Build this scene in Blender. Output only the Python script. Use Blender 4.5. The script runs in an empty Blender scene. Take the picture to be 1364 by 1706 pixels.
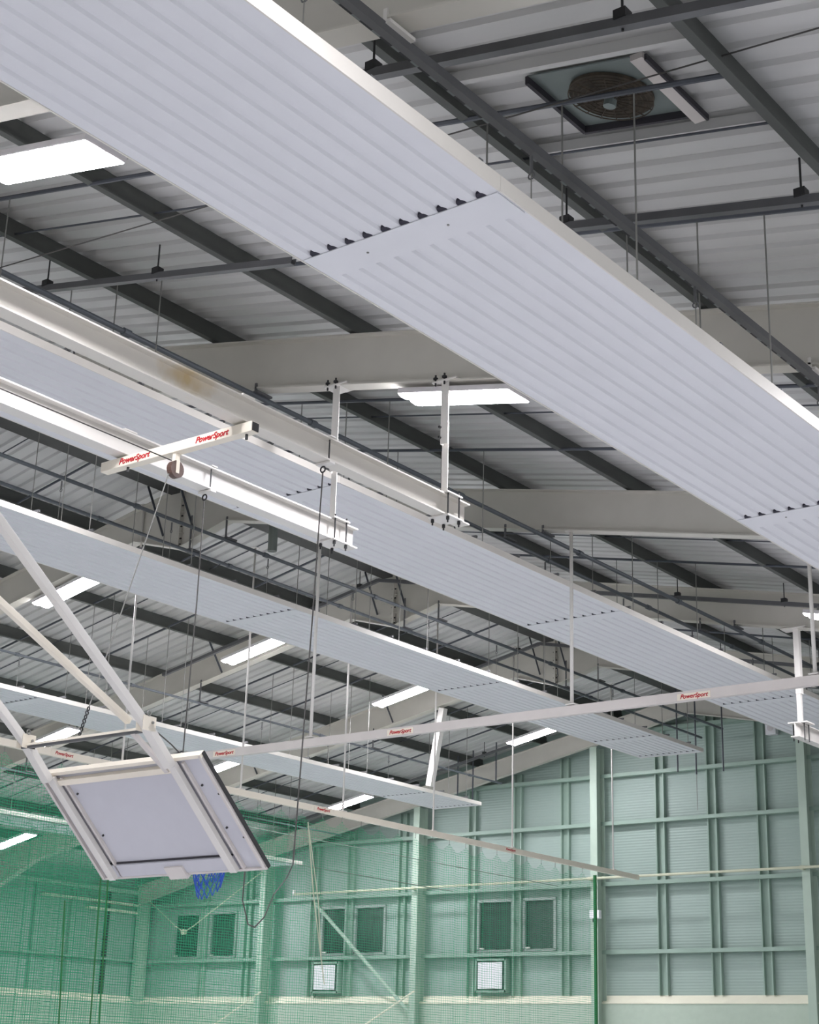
import bpy, bmesh, math, random
from mathutils import Vector, Matrix
random.seed(7)
scn = bpy.context.scene
COL = scn.collection

# ------------------------------------------------------------------ camera
YAW, PIT, ROL, FPX = 0.66039, 0.33170, 0.03018, 2693.626
cyw, syw = math.cos(YAW), math.sin(YAW)
FWD = Vector((-syw * math.cos(PIT), cyw * math.cos(PIT), math.sin(PIT)))
RT0 = Vector((cyw, syw, 0.0))
UP0 = RT0.cross(FWD)
RT = RT0 * math.cos(ROL) + UP0 * math.sin(ROL)
UP = -RT0 * math.sin(ROL) + UP0 * math.cos(ROL)
CAM = Vector((0.0, 0.0, 1.6))
cd = bpy.data.cameras.new('camera')
cam = bpy.data.objects.new('camera', cd)
COL.objects.link(cam)
cam.matrix_world = Matrix(((RT.x, UP.x, -FWD.x, CAM.x), (RT.y, UP.y, -FWD.y, CAM.y), (RT.z, UP.z, -FWD.z, CAM.z), (0, 0, 0, 1)))
cd.sensor_fit = 'VERTICAL'
cd.sensor_height = 24.0
cd.lens = FPX / 1706.0 * 24.0
cd.clip_start = 0.05
cd.clip_end = 300
scn.camera = cam

# ------------------------------------------------------------------ light and exposure
w = bpy.data.worlds.new('hall_ambient')
scn.world = w
w.use_nodes = True
w.node_tree.nodes['Background'].inputs[0].default_value = (0.93, 0.96, 1.0, 1)
w.node_tree.nodes['Background'].inputs[1].default_value = 0.7
scn.view_settings.view_transform = 'Standard'
scn.view_settings.look = 'None'
scn.view_settings.gamma = 1
scn.view_settings.use_curve_mapping = False
scn.view_settings.exposure = 0.0
LAMP_STRENGTH = 132.0
scn.cycles.use_denoising = True
scn.cycles.max_bounces = 7
scn.cycles.diffuse_bounces = 5
scn.cycles.transparent_max_bounces = 24
scn.cycles.use_light_tree = True
scn.cycles.sample_clamp_indirect = 6


# ------------------------------------------------------------------ survey helper: where a line of sight meets a known plane of the hall
def ray(px, py):
    return RT * ((px - 682.0) / FPX) - UP * ((py - 853.0) / FPX) + FWD


def at(px, py, **k):
    ax, v = list(k.items())[0]
    i = 'XYZ'.index(ax)
    r = ray(px, py)
    return CAM + r * ((v - CAM[i]) / r[i])


# ------------------------------------------------------------------ materials
def nodes_of(name):
    m = bpy.data.materials.new(name)
    m.use_nodes = True
    nt = m.node_tree
    return m, nt, nt.nodes['Principled BSDF']


def lin(c):
    return tuple(((x / 255.0) / 12.92 if x / 255.0 <= 0.04045 else ((x / 255.0 + 0.055) / 1.055) ** 2.4) for x in c)


def mat(name, rgb, rough=0.5, metal=0.0, var=0.06, scale=3.0, bump=0.0, stretch=None, dirt=None):
    m, nt, b = nodes_of(name)
    c = lin(rgb)
    N = nt.nodes
    tc = N.new('ShaderNodeTexCoord')
    mp = N.new('ShaderNodeMapping')
    nt.links.new(tc.outputs['Object'], mp.inputs[0])
    if stretch:
        mp.inputs['Scale'].default_value = stretch
    nz = N.new('ShaderNodeTexNoise')
    nz.inputs['Scale'].default_value = scale
    nz.inputs['Detail'].default_value = 4
    nt.links.new(mp.outputs[0], nz.inputs['Vector'])
    rp = N.new('ShaderNodeValToRGB')
    rp.color_ramp.elements[0].position = 0.3
    rp.color_ramp.elements[1].position = 0.7
    lo = dirt and lin(dirt) or tuple(x * (1 - var) for x in c)
    rp.color_ramp.elements[0].color = (*lo, 1)
    rp.color_ramp.elements[1].color = (*[min(1, x * (1 + var)) for x in c], 1)
    nt.links.new(nz.outputs[0], rp.inputs[0])
    nt.links.new(rp.outputs[0], b.inputs['Base Color'])
    b.inputs['Roughness'].default_value = rough
    b.inputs['Metallic'].default_value = metal
    if bump:
        bp = N.new('ShaderNodeBump')
        bp.inputs['Strength'].default_value = bump
        bp.inputs['Distance'].default_value = 0.01
        nt.links.new(nz.outputs[0], bp.inputs['Height'])
        nt.links.new(bp.outputs[0], b.inputs['Normal'])
    return m


M = {}
M['liner'] = mat('roof_liner_white', (196, 196, 194), 0.55, var=0.05, scale=1.2, stretch=(0.25, 3.0, 1.0))
M['rafter'] = mat('rafter_cream_paint', (196, 193, 184), 0.6, var=0.04, scale=2.0)
M['purlin'] = mat('galvanised_purlin', (84, 87, 84), 0.65, 0.15, var=0.16, scale=5.0, stretch=(1, 0.25, 1))
M['purlin_shaded'] = mat('ridge_steel_painted_shade', (58, 59, 58), 0.65, 0.1, var=0.12)  # darker copy of the purlin colour: shade along the ridge is painted in
M['tie'] = mat('galvanised_tie', (78, 82, 90), 0.55, 0.3, var=0.1)
M['pipe'] = mat('dark_pipe', (92, 98, 104), 0.5, 0.2, var=0.1)
M['tray'] = mat('cable_tray_zinc', (98, 99, 101), 0.55, 0.25, var=0.1)
M['panel'] = mat('heater_panel_white', (216, 217, 221), 0.5, var=0.015, scale=2.0)
M['panel_edge'] = mat('heater_edge_white', (212, 208, 201), 0.45, var=0.02)
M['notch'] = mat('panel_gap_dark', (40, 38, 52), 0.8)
M['white'] = mat('white_steel_paint', (216, 213, 208), 0.4, var=0.02)
M['cream'] = mat('cream_steel_paint', (232, 224, 208), 0.4, var=0.02)
M['rust'] = mat('beam_paint_with_rust_stain', (208, 204, 196), 0.45, var=0.02, scale=1.5)
M['track'] = mat('track_grey_paint', (206, 200, 196), 0.45, var=0.03)
M['black'] = mat('black_steel', (38, 38, 40), 0.6)
M['wire'] = mat('grey_wire', (132, 132, 128), 0.5, 0.2)
M['cable'] = mat('dark_cable', (70, 68, 66), 0.6)
M['boardback'] = mat('backboard_back_white', (192, 192, 199), 0.45, var=0.015, scale=6)
M['housing'] = mat('light_housing', (216, 212, 214), 0.4)
M['red'] = mat('red_print', (180, 22, 34), 0.5)
M['plaster'] = mat('white_card', (235, 235, 238), 0.7, var=0.02)
M['steel_green'] = mat('pale_green_steel', (172, 190, 176), 0.5, var=0.03)
M['girt'] = mat('pale_green_girt', (144, 166, 154), 0.5, var=0.04)
M['base'] = mat('green_painted_block_wall', (178, 193, 178), 0.8, var=0.03, scale=6, bump=0.2)
M['ledge'] = mat('cream_green_ledge', (232, 229, 210), 0.7, var=0.03)
M['floor'] = mat('hall_floor', (214, 214, 218), 0.5, var=0.03)
M['frame'] = mat('window_frame_grey', (150, 160, 156), 0.45)
M['fanplate'] = mat('fan_plate_grey', (116, 126, 124), 0.6, var=0.05)
M['fan'] = mat('rusty_fan_guard', (66, 58, 48), 0.8, var=0.4, scale=12)
M['darktrim'] = mat('dark_upstand', (52, 50, 56), 0.7)
M['balllike'] = mat('pulley_brown', (84, 62, 54), 0.5, var=0.2, scale=10)
M['bluenet'] = mat('blue_net_cord', (40, 84, 176), 0.7)
M['orange'] = mat('hoop_red_paint', (208, 84, 66), 0.5)
M['rope'] = mat('green_rope', (44, 112, 62), 0.8)
M['cord'] = mat('cream_cord', (194, 197, 174), 0.8)
M['duct'] = mat('grey_duct', (120, 128, 124), 0.5, 0.2, var=0.1)


def wall_mat():
    m, nt, b = nodes_of('green_ribbed_wall_sheet')
    N = nt.nodes
    tc = N.new('ShaderNodeTexCoord')
    wv = N.new('ShaderNodeTexWave')
    wv.bands_direction = 'Z'
    wv.inputs['Scale'].default_value = 4.2
    wv.inputs['Distortion'].default_value = 0
    nt.links.new(tc.outputs['Object'], wv.inputs['Vector'])
    bp = N.new('ShaderNodeBump')
    bp.inputs['Strength'].default_value = 0.35
    bp.inputs['Distance'].default_value = 0.012
    nt.links.new(wv.outputs[1], bp.inputs['Height'])
    nt.links.new(bp.outputs[0], b.inputs['Normal'])
    nz = N.new('ShaderNodeTexNoise')
    nz.inputs['Scale'].default_value = 0.7
    nt.links.new(tc.outputs['Object'], nz.inputs['Vector'])
    rp = N.new('ShaderNodeValToRGB')
    rp.color_ramp.elements[0].color = (*lin((146, 165, 157)), 1)
    rp.color_ramp.elements[1].color = (*lin((156, 174, 167)), 1)
    nt.links.new(nz.outputs[0], rp.inputs[0])
    nt.links.new(rp.outputs[0], b.inputs['Base Color'])
    b.inputs['Roughness'].default_value = 0.5
    return m


M['sheet'] = wall_mat()


def glass_mat():
    m, nt, b = nodes_of('dark_window_pane')
    b.inputs['Base Color'].default_value = (*lin((46, 66, 60)), 1)
    b.inputs['Roughness'].default_value = 0.25
    N = nt.nodes
    tc = N.new('ShaderNodeTexCoord')
    wv = N.new('ShaderNodeTexWave')
    wv.bands_direction = 'X'
    wv.inputs['Scale'].default_value = 5
    wv.inputs['Distortion'].default_value = 1.5
    nt.links.new(tc.outputs['Object'], wv.inputs['Vector'])
    rp = N.new('ShaderNodeValToRGB')
    rp.color_ramp.elements[0].color = (*lin((36, 52, 48)), 1)
    rp.color_ramp.elements[1].color = (*lin((66, 88, 80)), 1)
    nt.links.new(wv.outputs[0], rp.inputs[0])
    nt.links.new(rp.outputs[0], b.inputs['Base Color'])
    return m


M['pane'] = glass_mat()


def slots_mat():
    m, nt, b = nodes_of('slotted_zinc')
    N, L = nt.nodes, nt.links
    tc = N.new('ShaderNodeTexCoord')
    sp = N.new('ShaderNodeSeparateXYZ')
    L.new(tc.outputs['Object'], sp.inputs[0])
    d = N.new('ShaderNodeMath'); d.operation = 'MULTIPLY'; d.inputs[1].default_value = 5.0
    L.new(sp.outputs[1], d.inputs[0])
    f = N.new('ShaderNodeMath'); f.operation = 'FRACT'
    L.new(d.outputs[0], f.inputs[0])
    l = N.new('ShaderNodeMath'); l.operation = 'LESS_THAN'; l.inputs[1].default_value = 0.6
    L.new(f.outputs[0], l.inputs[0])
    mx = N.new('ShaderNodeMix'); mx.data_type = 'RGBA'
    L.new(l.outputs[0], mx.inputs[0])
    mx.inputs[6].default_value = (*lin((112, 118, 118)), 1)
    mx.inputs[7].default_value = (*lin((30, 32, 34)), 1)
    L.new(mx.outputs[2], b.inputs['Base Color'])
    b.inputs['Roughness'].default_value = 0.6
    return m


M['slots'] = slots_mat()


def lamp_mat():
    m = bpy.data.materials.new('lit_diffuser')
    m.use_nodes = True
    nt = m.node_tree
    nt.nodes.clear()
    e = nt.nodes.new('ShaderNodeEmission')
    e.inputs[0].default_value = (0.97, 0.95, 1.0, 1)
    e.inputs[1].default_value = LAMP_STRENGTH
    o = nt.nodes.new('ShaderNodeOutputMaterial')
    nt.links.new(e.outputs[0], o.inputs[0])
    return m


M['lamp'] = lamp_mat()


def net_mat(name, rgb, cell, thick):
    """knotted mesh: square cells of twine, open between; UV in metres"""
    m, nt, b = nodes_of(name)
    N, L = nt.nodes, nt.links
    b.inputs['Base Color'].default_value = (*lin(rgb), 1)
    b.inputs['Roughness'].default_value = 0.8
    uv = N.new('ShaderNodeUVMap')
    uv.uv_map = 'UVMap'
    sp = N.new('ShaderNodeSeparateXYZ')
    L.new(uv.outputs[0], sp.inputs[0])
    res = []
    for ax in (0, 1):
        d = N.new('ShaderNodeMath'); d.operation = 'DIVIDE'; d.inputs[1].default_value = cell
        L.new(sp.outputs[ax], d.inputs[0])
        f = N.new('ShaderNodeMath'); f.operation = 'FRACT'
        L.new(d.outputs[0], f.inputs[0])
        l = N.new('ShaderNodeMath'); l.operation = 'LESS_THAN'; l.inputs[1].default_value = thick / cell
        L.new(f.outputs[0], l.inputs[0])
        res.append(l)
    mx = N.new('ShaderNodeMath'); mx.operation = 'MAXIMUM'
    L.new(res[0].outputs[0], mx.inputs[0]); L.new(res[1].outputs[0], mx.inputs[1])
    L.new(mx.outputs[0], b.inputs['Alpha'])
    return m


M['net'] = net_mat('green_net_twine', (40, 164, 116), 0.05, 0.0062)
M['net2'] = net_mat('green_net_twine_dense', (34, 140, 104), 0.05, 0.0066)


def rust_stain(m):
    nt = m.node_tree
    N, L = nt.nodes, nt.links
    b = N['Principled BSDF']
    old = b.inputs['Base Color'].links[0].from_socket
    geo = N.new('ShaderNodeNewGeometry')
    vm = N.new('ShaderNodeVectorMath'); vm.operation = 'SUBTRACT'
    vm.inputs[1].default_value = at(308, 632, X=-9.72)
    L.new(geo.outputs['Position'], vm.inputs[0])
    v2 = N.new('ShaderNodeVectorMath'); v2.operation = 'MULTIPLY'
    v2.inputs[1].default_value = (0, 2.6, 6.0)
    L.new(vm.outputs[0], v2.inputs[0])
    ln = N.new('ShaderNodeVectorMath'); ln.operation = 'LENGTH'
    L.new(v2.outputs[0], ln.inputs[0])
    nz = N.new('ShaderNodeTexNoise'); nz.inputs['Scale'].default_value = 9
    L.new(geo.outputs['Position'], nz.inputs['Vector'])
    ad = N.new('ShaderNodeMath'); ad.operation = 'ADD'
    L.new(ln.outputs['Value'], ad.inputs[0]); L.new(nz.outputs[0], ad.inputs[1])
    mr = N.new('ShaderNodeMapRange')
    mr.inputs[1].default_value = 0.55; mr.inputs[2].default_value = 1.5
    mr.inputs[3].default_value = 0.75; mr.inputs[4].default_value = 0.0
    L.new(ad.outputs[0], mr.inputs[0])
    mx = N.new('ShaderNodeMix'); mx.data_type = 'RGBA'
    L.new(mr.outputs[0], mx.inputs[0])
    L.new(old, mx.inputs[6])
    mx.inputs[7].default_value = (*lin((176, 150, 92)), 1)
    L.new(mx.outputs[2], b.inputs['Base Color'])


rust_stain(M['rust'])


# ------------------------------------------------------------------ mesh collecting
class MB:
    def __init__(s):
        s.v, s.f, s.uv = [], [], {}

    def add(s, vs, fs):
        n = len(s.v)
        s.v += [Vector(x) for x in vs]
        s.f += [tuple(i + n for i in f) for f in fs]
        return s

    def box(s, a, b):
        x0, y0, z0 = a
        x1, y1, z1 = b
        return s.add([(x0, y0, z0), (x1, y0, z0), (x1, y1, z0), (x0, y1, z0), (x0, y0, z1), (x1, y0, z1), (x1, y1, z1), (x0, y1, z1)],
                     [(0, 3, 2, 1), (4, 5, 6, 7), (0, 1, 5, 4), (1, 2, 6, 5), (2, 3, 7, 6), (3, 0, 4, 7)])

    def frame(s, p, q, up=(0, 0, 1)):
        p, q = Vector(p), Vector(q)
        d = (q - p).normalized()
        u = Vector(up)
        if abs(d.dot(u)) > 0.98:
            u = Vector((1, 0, 0))
        r = d.cross(u).normalized()
        u = r.cross(d).normalized()
        return p, q, r, u

    def sweep(s, prof, p, q, up=(0, 0, 1), caps=True):
        """closed profile [(across, up)] swept from p to q"""
        p, q, r, u = s.frame(p, q, up)
        n = len(prof)
        vs = [p + r * a + u * b for a, b in prof] + [q + r * a + u * b for a, b in prof]
        fs = [(i, (i + 1) % n, n + (i + 1) % n, n + i) for i in range(n)]
        if caps:
            fs += [tuple(range(n))[::-1], tuple(range(n, 2 * n))]
        return s.add(vs, fs)

    def bar(s, p, q, w, h, up=(0, 0, 1)):
        return s.sweep([(-w / 2, -h / 2), (w / 2, -h / 2), (w / 2, h / 2), (-w / 2, h / 2)], p, q, up)

    def tube(s, p, q, r, n=8):
        return s.sweep([(r * math.cos(2 * math.pi * i / n), r * math.sin(2 * math.pi * i / n)) for i in range(n)], p, q)

    def ibeam(s, p, q, w, h, tf=0.015, tw=0.012, up=(0, 0, 1)):
        a, b = w / 2, tw / 2
        return s.sweep([(-a, -h / 2), (a, -h / 2), (a, -h / 2 + tf), (b, -h / 2 + tf), (b, h / 2 - tf), (a, h / 2 - tf), (a, h / 2), (-a, h / 2), (-a, h / 2 - tf), (-b, h / 2 - tf), (-b, -h / 2 + tf), (-a, -h / 2 + tf)], p, q, up)

    def path(s, pts, r, n=6):
        for a, b in zip(pts[:-1], pts[1:]):
            s.tube(a, b, r, n)
        return s

    def ring(s, c, ax, R, r, n=28, k=6):
        ax = Vector(ax).normalized()
        u = ax.orthogonal().normalized()
        v = ax.cross(u)
        vs, fs = [], []
        for i in range(n):
            t = 2 * math.pi * i / n
            d = u * math.cos(t) + v * math.sin(t)
            for j in range(k):
                g = 2 * math.pi * j / k
                vs.append(Vector(c) + d * (R + r * math.cos(g)) + ax * r * math.sin(g))
        for i in range(n):
            for j in range(k):
                fs.append((i * k + j, i * k + (j + 1) % k, ((i + 1) % n) * k + (j + 1) % k, ((i + 1) % n) * k + j))
        return s.add(vs, fs)

    def build(s, name, m, parent=None, smooth=False, bevel=0.0):
        me = bpy.data.meshes.new(name)
        if parent is not None:
            off = root_loc(parent)
        else:
            lo = [min(v[i] for v in s.v) for i in range(3)]
            hi = [max(v[i] for v in s.v) for i in range(3)]
            off = Vector(((lo[0] + hi[0]) / 2, (lo[1] + hi[1]) / 2, lo[2]))
        me.from_pydata([tuple(v - off) for v in s.v], [], s.f)
        me.update()
        bm = bmesh.new()
        bm.from_mesh(me)
        bmesh.ops.recalc_face_normals(bm, faces=bm.faces)
        bm.to_mesh(me)
        bm.free()
        if smooth:
            for p in me.polygons:
                p.use_smooth = True
        me.materials.append(M[m] if isinstance(m, str) else m)
        o = bpy.data.objects.new(name, me)
        COL.objects.link(o)
        if parent is not None:
            o.parent = parent
        else:
            o.location = off
        if bevel:
            md = o.modifiers.new('bevel', 'BEVEL')
            md.width = bevel
            md.segments = 2
            md.limit_method = 'ANGLE'
        return o


def root_loc(o):
    v = Vector((0, 0, 0))
    while o is not None:
        v += o.location
        o = o.parent
    return v


def tag(o, label, cat, group=None, kind=None):
    if label:
        o['label'] = label
    if cat:
        o['category'] = cat
    if group:
        o['group'] = group
    if kind:
        o['kind'] = kind
    return o


def thing(name, loc, label, cat, group=None):
    o = bpy.data.objects.new(name, None)
    o.empty_display_size = 0.1
    COL.objects.link(o)
    o.location = Vector(loc)
    return tag(o, label, cat, group)


def struct(o):
    o['kind'] = 'structure'
    return o


def copy_tree(o, parent=None):
    c = o.copy()
    COL.objects.link(c)
    c.parent = parent
    for ch in list(o.children):
        copy_tree(ch, c)
    return c


ORD = ['first', 'second', 'third', 'fourth', 'fifth', 'sixth', 'seventh', 'eighth', 'ninth', 'tenth', 'eleventh', 'twelfth', 'thirteenth', 'fourteenth', 'fifteenth', 'sixteenth']

# ------------------------------------------------------------------ hall dimensions
RX = -20.3                                  # ridge line
SL = 0.205                                  # roof slope
RAFT_Y = [0.4, 6.75, 13.1, 19.45, 25.75, 32.05, 38.65]
XL, XR = -41.25, 0.75                       # side walls
GY = 39.3                                   # gable sheet
Y0 = -8.0


def rb(x):
    return 10.9 - SL * abs(x - RX)           # rafter underside


def pb(x):
    return 11.56 - SL * abs(x - RX)          # purlin underside


def lz(x):
    return 11.83 - SL * abs(x - RX)          # roof liner


# ================================================================== SETTING
struct(MB().box((XL - 0.5, Y0, -0.1), (XR + 2, GY + 0.6, 0.0)).build('floor', 'floor'))


def liner(x0, x1):
    mb = MB()
    P = 0.30
    prof = [(0.0, 0.0), (0.19, 0.0), (0.215, 0.04), (0.275, 0.04)]
    ys = []
    y = Y0
    while y < GY + 0.3:
        for a, d in prof:
            ys.append((y + a, d))
        y += P
    vs, fs = [], []
    for (yy, d) in ys:
        for x in (x0, x1):
            vs.append((x, yy, lz(x) + d))
    for i in range(len(ys) - 1):
        fs.append((2 * i, 2 * i + 1, 2 * i + 3, 2 * i + 2))
    n = len(vs)
    for (yy, d) in (ys[0], ys[-1]):
        for x in (x0, x1):
            vs.append((x, yy, lz(x) + 0.15))
    fs += [(n, n + 1, n + 3, n + 2)]
    mb.add(vs, fs)
    return mb


c = struct(liner(RX, XR + 0.2).build('ceiling_right', 'liner')); c['label'] = 'white profiled roof liner on the slope above the camera'
c = struct(liner(RX, XL - 0.2).build('ceiling_left', 'liner')); c['label'] = 'white profiled roof liner on the far slope'

# ---- gable wall: ribbed sheet above a block wall, with windows let in
WZ0, WZ1 = 4.86, 6.22
WIN = [(-39.8, -38.7), (-38.16, -37.08), (-33.4, -32.5), (-32.08, -30.98), (-27.5, -26.36), (-25.93, -24.94)]


def gable():
    mb = MB()
    t = 0.06
    xs = [XL]
    for a, b in WIN:
        xs += [a, b]
    xs.append(XR)
    mb.box((XL, GY, 3.4), (XR, GY + t, WZ0))
    for i in range(0, len(xs), 2):
        mb.box((xs[i], GY, WZ0), (xs[i + 1], GY + t, WZ1))
    # top: a pentagon
    vs = [(XL, GY, WZ1), (XR, GY, WZ1), (XR, GY, lz(XR)), (RX, GY, lz(RX)), (XL, GY, lz(XL))]
    vs += [(a, b + t, c) for a, b, c in vs]
    mb.add(vs, [(0, 1, 2, 3, 4), (9, 8, 7, 6, 5)] + [(i, (i + 1) % 5, (i + 1) % 5 + 5, i + 5) for i in range(5)])
    return mb


struct(gable().build('wall_gable', 'sheet'))
struct(MB().box((XL, GY - 0.28, 0), (XR, GY + 0.06, 3.4)).build('wall_gable_base', 'base'))
struct(MB().sweep([(0, 0), (0.02, 0), (0.30, -0.2), (0.30, -0.22), (0, -0.22)], (XL, GY, 3.62), (XR, GY, 3.62)).build('trim_1', 'ledge'))
for i, (a, b) in enumerate(WIN):
    mb = MB()
    for (x0, z0, x1, z1) in ((a - .05, WZ0 - .05, b + .05, WZ0 + .02), (a - .05, WZ1 - .02, b + .05, WZ1 + .06), (a - .06, WZ0, a + .02, WZ1), (b - .02, WZ0, b + .06, WZ1)):
        mb.box((x0, GY - 0.07, z0), (x1, GY + 0.05, z1))
    fr = struct(mb.build('window_%d' % (i + 1), 'frame'))
    MB().box((a, GY + 0.015, WZ0), (b, GY + 0.03, WZ1)).build('pane', 'pane', fr)
    MB().box((a + .06, GY - 0.1, WZ0 + .03), (a + .2, GY - 0.06, WZ0 + .07)).build('latch', 'white', fr)

# ---- far side wall
struct(MB().box((XL - 0.06, Y0, 3.5), (XL, GY, lz(XL))).build('wall_left', 'sheet'))
struct(MB().box((XL, Y0, 0), (XL + 0.25, GY - 0.28, 3.4)).build('wall_left_base', 'base'))
struct(MB().sweep([(0, 0), (0.02, 0), (0.27, -0.2), (0.27, -0.22), (0, -0.22)], (XL, Y0, 3.62), (XL, GY - 0.3, 3.62)).build('trim_2', 'ledge'))

# ================================================================== STEEL FRAME


def rafter(Y, i):
    gable_ = i == len(RAFT_Y) - 1
    txt = ['cream steel roof rafter overhead behind the camera', 'cream steel roof rafter nearest the camera, crossing above the widest heater panel',
           'cream steel roof rafter carrying the two nearer white hangers', 'cream steel roof rafter the cross track hangs from, second beyond the hangers',
           'cream steel roof rafter beyond the cross track, third in view', 'cream steel roof rafter last but one before the green gable wall', 'cream end rafter lying against the green gable wall'][i]
    r = thing('roof_rafter', (RX, Y, 10.3), txt, 'rafter', 'portal frame rafters')
    dep = 0.62 if not gable_ else 0.5
    for s in (-1, 1):
        xe = XL + 0.2 if s < 0 else XR - 0.05
        # web as an outline: straight top, underside with ridge haunch and eave haunch
        xs = [RX, RX + s * 1.15, xe - s * 2.6, xe]
        zt = lambda x: rb(x) + dep
        low = [rb(RX) - (0.56 if not gable_ else 0.0), rb(RX + s * 1.15), rb(xe - s * 2.6), rb(xe) - (0.55 if not gable_ else 0.1)]
        hw = 0.008
        vs = []
        for dy in (-hw, hw):
            for x, z in zip(xs, low):
                vs.append((x, Y + dy, z))
            for x in reversed(xs):
                vs.append((x, Y + dy, zt(x)))
        n = 8
        fs = [tuple(range(8)), tuple(range(15, 7, -1))] + [(k, (k + 1) % 8, 8 + (k + 1) % 8, 8 + k) for k in range(8)]
        MB().add(vs, fs).build('web', 'rafter', r)
        fl = MB()
        for k in range(3):
            p, q = Vector((xs[k], Y, low[k])), Vector((xs[k + 1], Y, low[k + 1]))
            fl.bar(p, q, 0.20 if not gable_ else 0.16, 0.018)
        fl.build('bottom_flange', 'rafter', r)
        MB().bar((RX, Y, zt(RX)), (xe, Y, zt(xe)), 0.20, 0.018).build('top_flange', 'rafter', r)
    if not gable_:
        MB().box((RX - 0.02, Y - 0.1, 10.32), (RX + 0.02, Y + 0.1, 11.5)).build('apex_plate', 'rafter', r)
        for z in (10.42, 10.52, 10.75, 10.95, 11.15):
            for y in (-0.06, 0.06):
                MB().tube((RX - 0.05, Y + y, z), (RX + 0.05, Y + y, z), 0.016, 6).build('bolt', 'black', r)
        for z in (10.42, 10.62, 10.82, 11.02):
            MB().box((RX - 0.06, Y - 0.09, z), (RX + 0.06, Y + 0.09, z + .012)).build('stiffener', 'rafter', r)
    return r


for i, Y in enumerate(RAFT_Y):
    rafter(Y, i)

# columns of the side wall
for i, Y in enumerate(RAFT_Y[1:-1]):
    mb = MB().ibeam((XL + 0.25, Y, 0), (XL + 0.25, Y, rb(XL) - 0.3), 0.2, 0.4, up=(1, 0, 0))
    tag(mb.build('steel_column', 'steel_green'), 'pale green steel column of the far side wall, %s from the near end' % ORD[i], 'column', 'side wall columns')
# columns of the gable wall
for i, (x, t) in enumerate([(-17.15, 'nearest the camera, beside the white wall speaker'), (-23.3, 'carrying the small white box, at the net edge'), (-29.42, 'between the two middle pairs of windows'), (-35.45, 'behind the backboard corner'), (-41.0, 'in the far corner')]):
    mb = MB().ibeam((x, GY - 0.42, 0), (x, GY - 0.42, rb(x) - 0.02 if i < 4 else 6.9), 0.22, 0.42, tf=0.02, up=(0, 1, 0))
    tag(mb.build('gable_column', 'steel_green'), 'pale green gable column ' + t, 'column', 'gable wall columns')

# girts
GZ = [(4.68, 'just under the windows'), (6.48, 'just over the windows'), (8.12, 'third above the block wall'), (9.44, 'fourth above the block wall'), (10.62, 'highest, near the roof apex')]
for i, (z, t) in enumerate(GZ):
    hw = min(20.5, (11.3 - z) / SL)
    x0, x1 = max(XL + 0.05, RX - hw), min(XR - 0.05, RX + hw)
    mb = MB().sweep([(0, 0), (0.24, 0), (0.24, 0.055), (0.225, 0.055), (0.225, 0.015), (0.015, 0.015), (0.015, 0.10), (0, 0.10)], (x1, GY - 0.25, z), (x0, GY - 0.25, z))
    mb2 = MB().add([(-(0) + v.x, v.y, v.z) for v in mb.v], mb.f)
    tag(mb2.build('wall_girt', 'girt'), 'pale green horizontal girt of the gable wall, ' + t, 'girt', 'gable wall girts')
for z, y0, h, m_, l in ((4.72, Y0 + .1, .07, 'girt', 'pale girt of the far side wall seen through the net, under the eave bars'), (6.93, Y0 + .1, .12, 'steel_green', 'pale eave beam along the top of the far side wall'),
                        (6.53, 34.6, .07, 'ledge', 'long pale bar below the eave beam in the far corner'), (6.28, 36.5, .07, 'ledge', 'short pale bar lowest in the far corner under the eave')):
    tag(MB().bar((XL + 0.12, y0, z), (XL + 0.12, GY - 0.3, z), 0.2, h).build('wall_girt', m_), l, 'girt', 'side wall girts')
for y, wd, m_, l in ((37.45, .16, 'darktrim', 'dark brown vertical strip on the far side wall by the corner'), (35.9, .1, 'girt', 'green post on the far side wall next to the dark strip'), (34.4, .1, 'girt', 'green post on the far side wall, second from the dark strip'), (29.0, .1, 'girt', 'green post on the far side wall behind the dense net')):
    tag(MB().box((XL + .01, y - wd / 2, 3.63), (XL + .10, y + wd / 2, 6.86)).build('wall_post', m_), l, 'post', 'posts on the far side wall')

# cladding posts (paired angles) between the girts
POSTS = [(-21.52, 'next to the white box column'), (-19.96, 'midway between the two nearer columns'), (-18.53, 'beside the nearest gable column'), (-24.55, 'netward of the white box column'), (-26.15, 'between the nearest window pair'),
         (-27.75, 'beyond the nearest windows'), (-30.3, 'past the middle gable column'), (-32.3, 'between the middle window pair'), (-33.75, 'beyond the middle window pair'), (-36.5, 'near the column behind the backboard'), (-38.43, 'between the farthest window pair'), (-13.2, 'far outside the nearest column'), (-15.2, 'just outside the nearest column')]
for x, t in POSTS:
    top = rb(x) + 0.1
    mb = MB()
    for dx in (-0.12, 0.12):
        mb.box((x + dx - 0.02, GY - 0.13, 3.62), (x + dx + 0.02, GY - 0.002, top))
    mb.box((x - 0.1, GY - 0.02, 3.62), (x + 0.1, GY - 0.002, top))
    tag(mb.build('cladding_post', 'girt'), 'paired pale green cladding post on the gable, ' + t, 'post', 'cladding posts of the gable')

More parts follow.
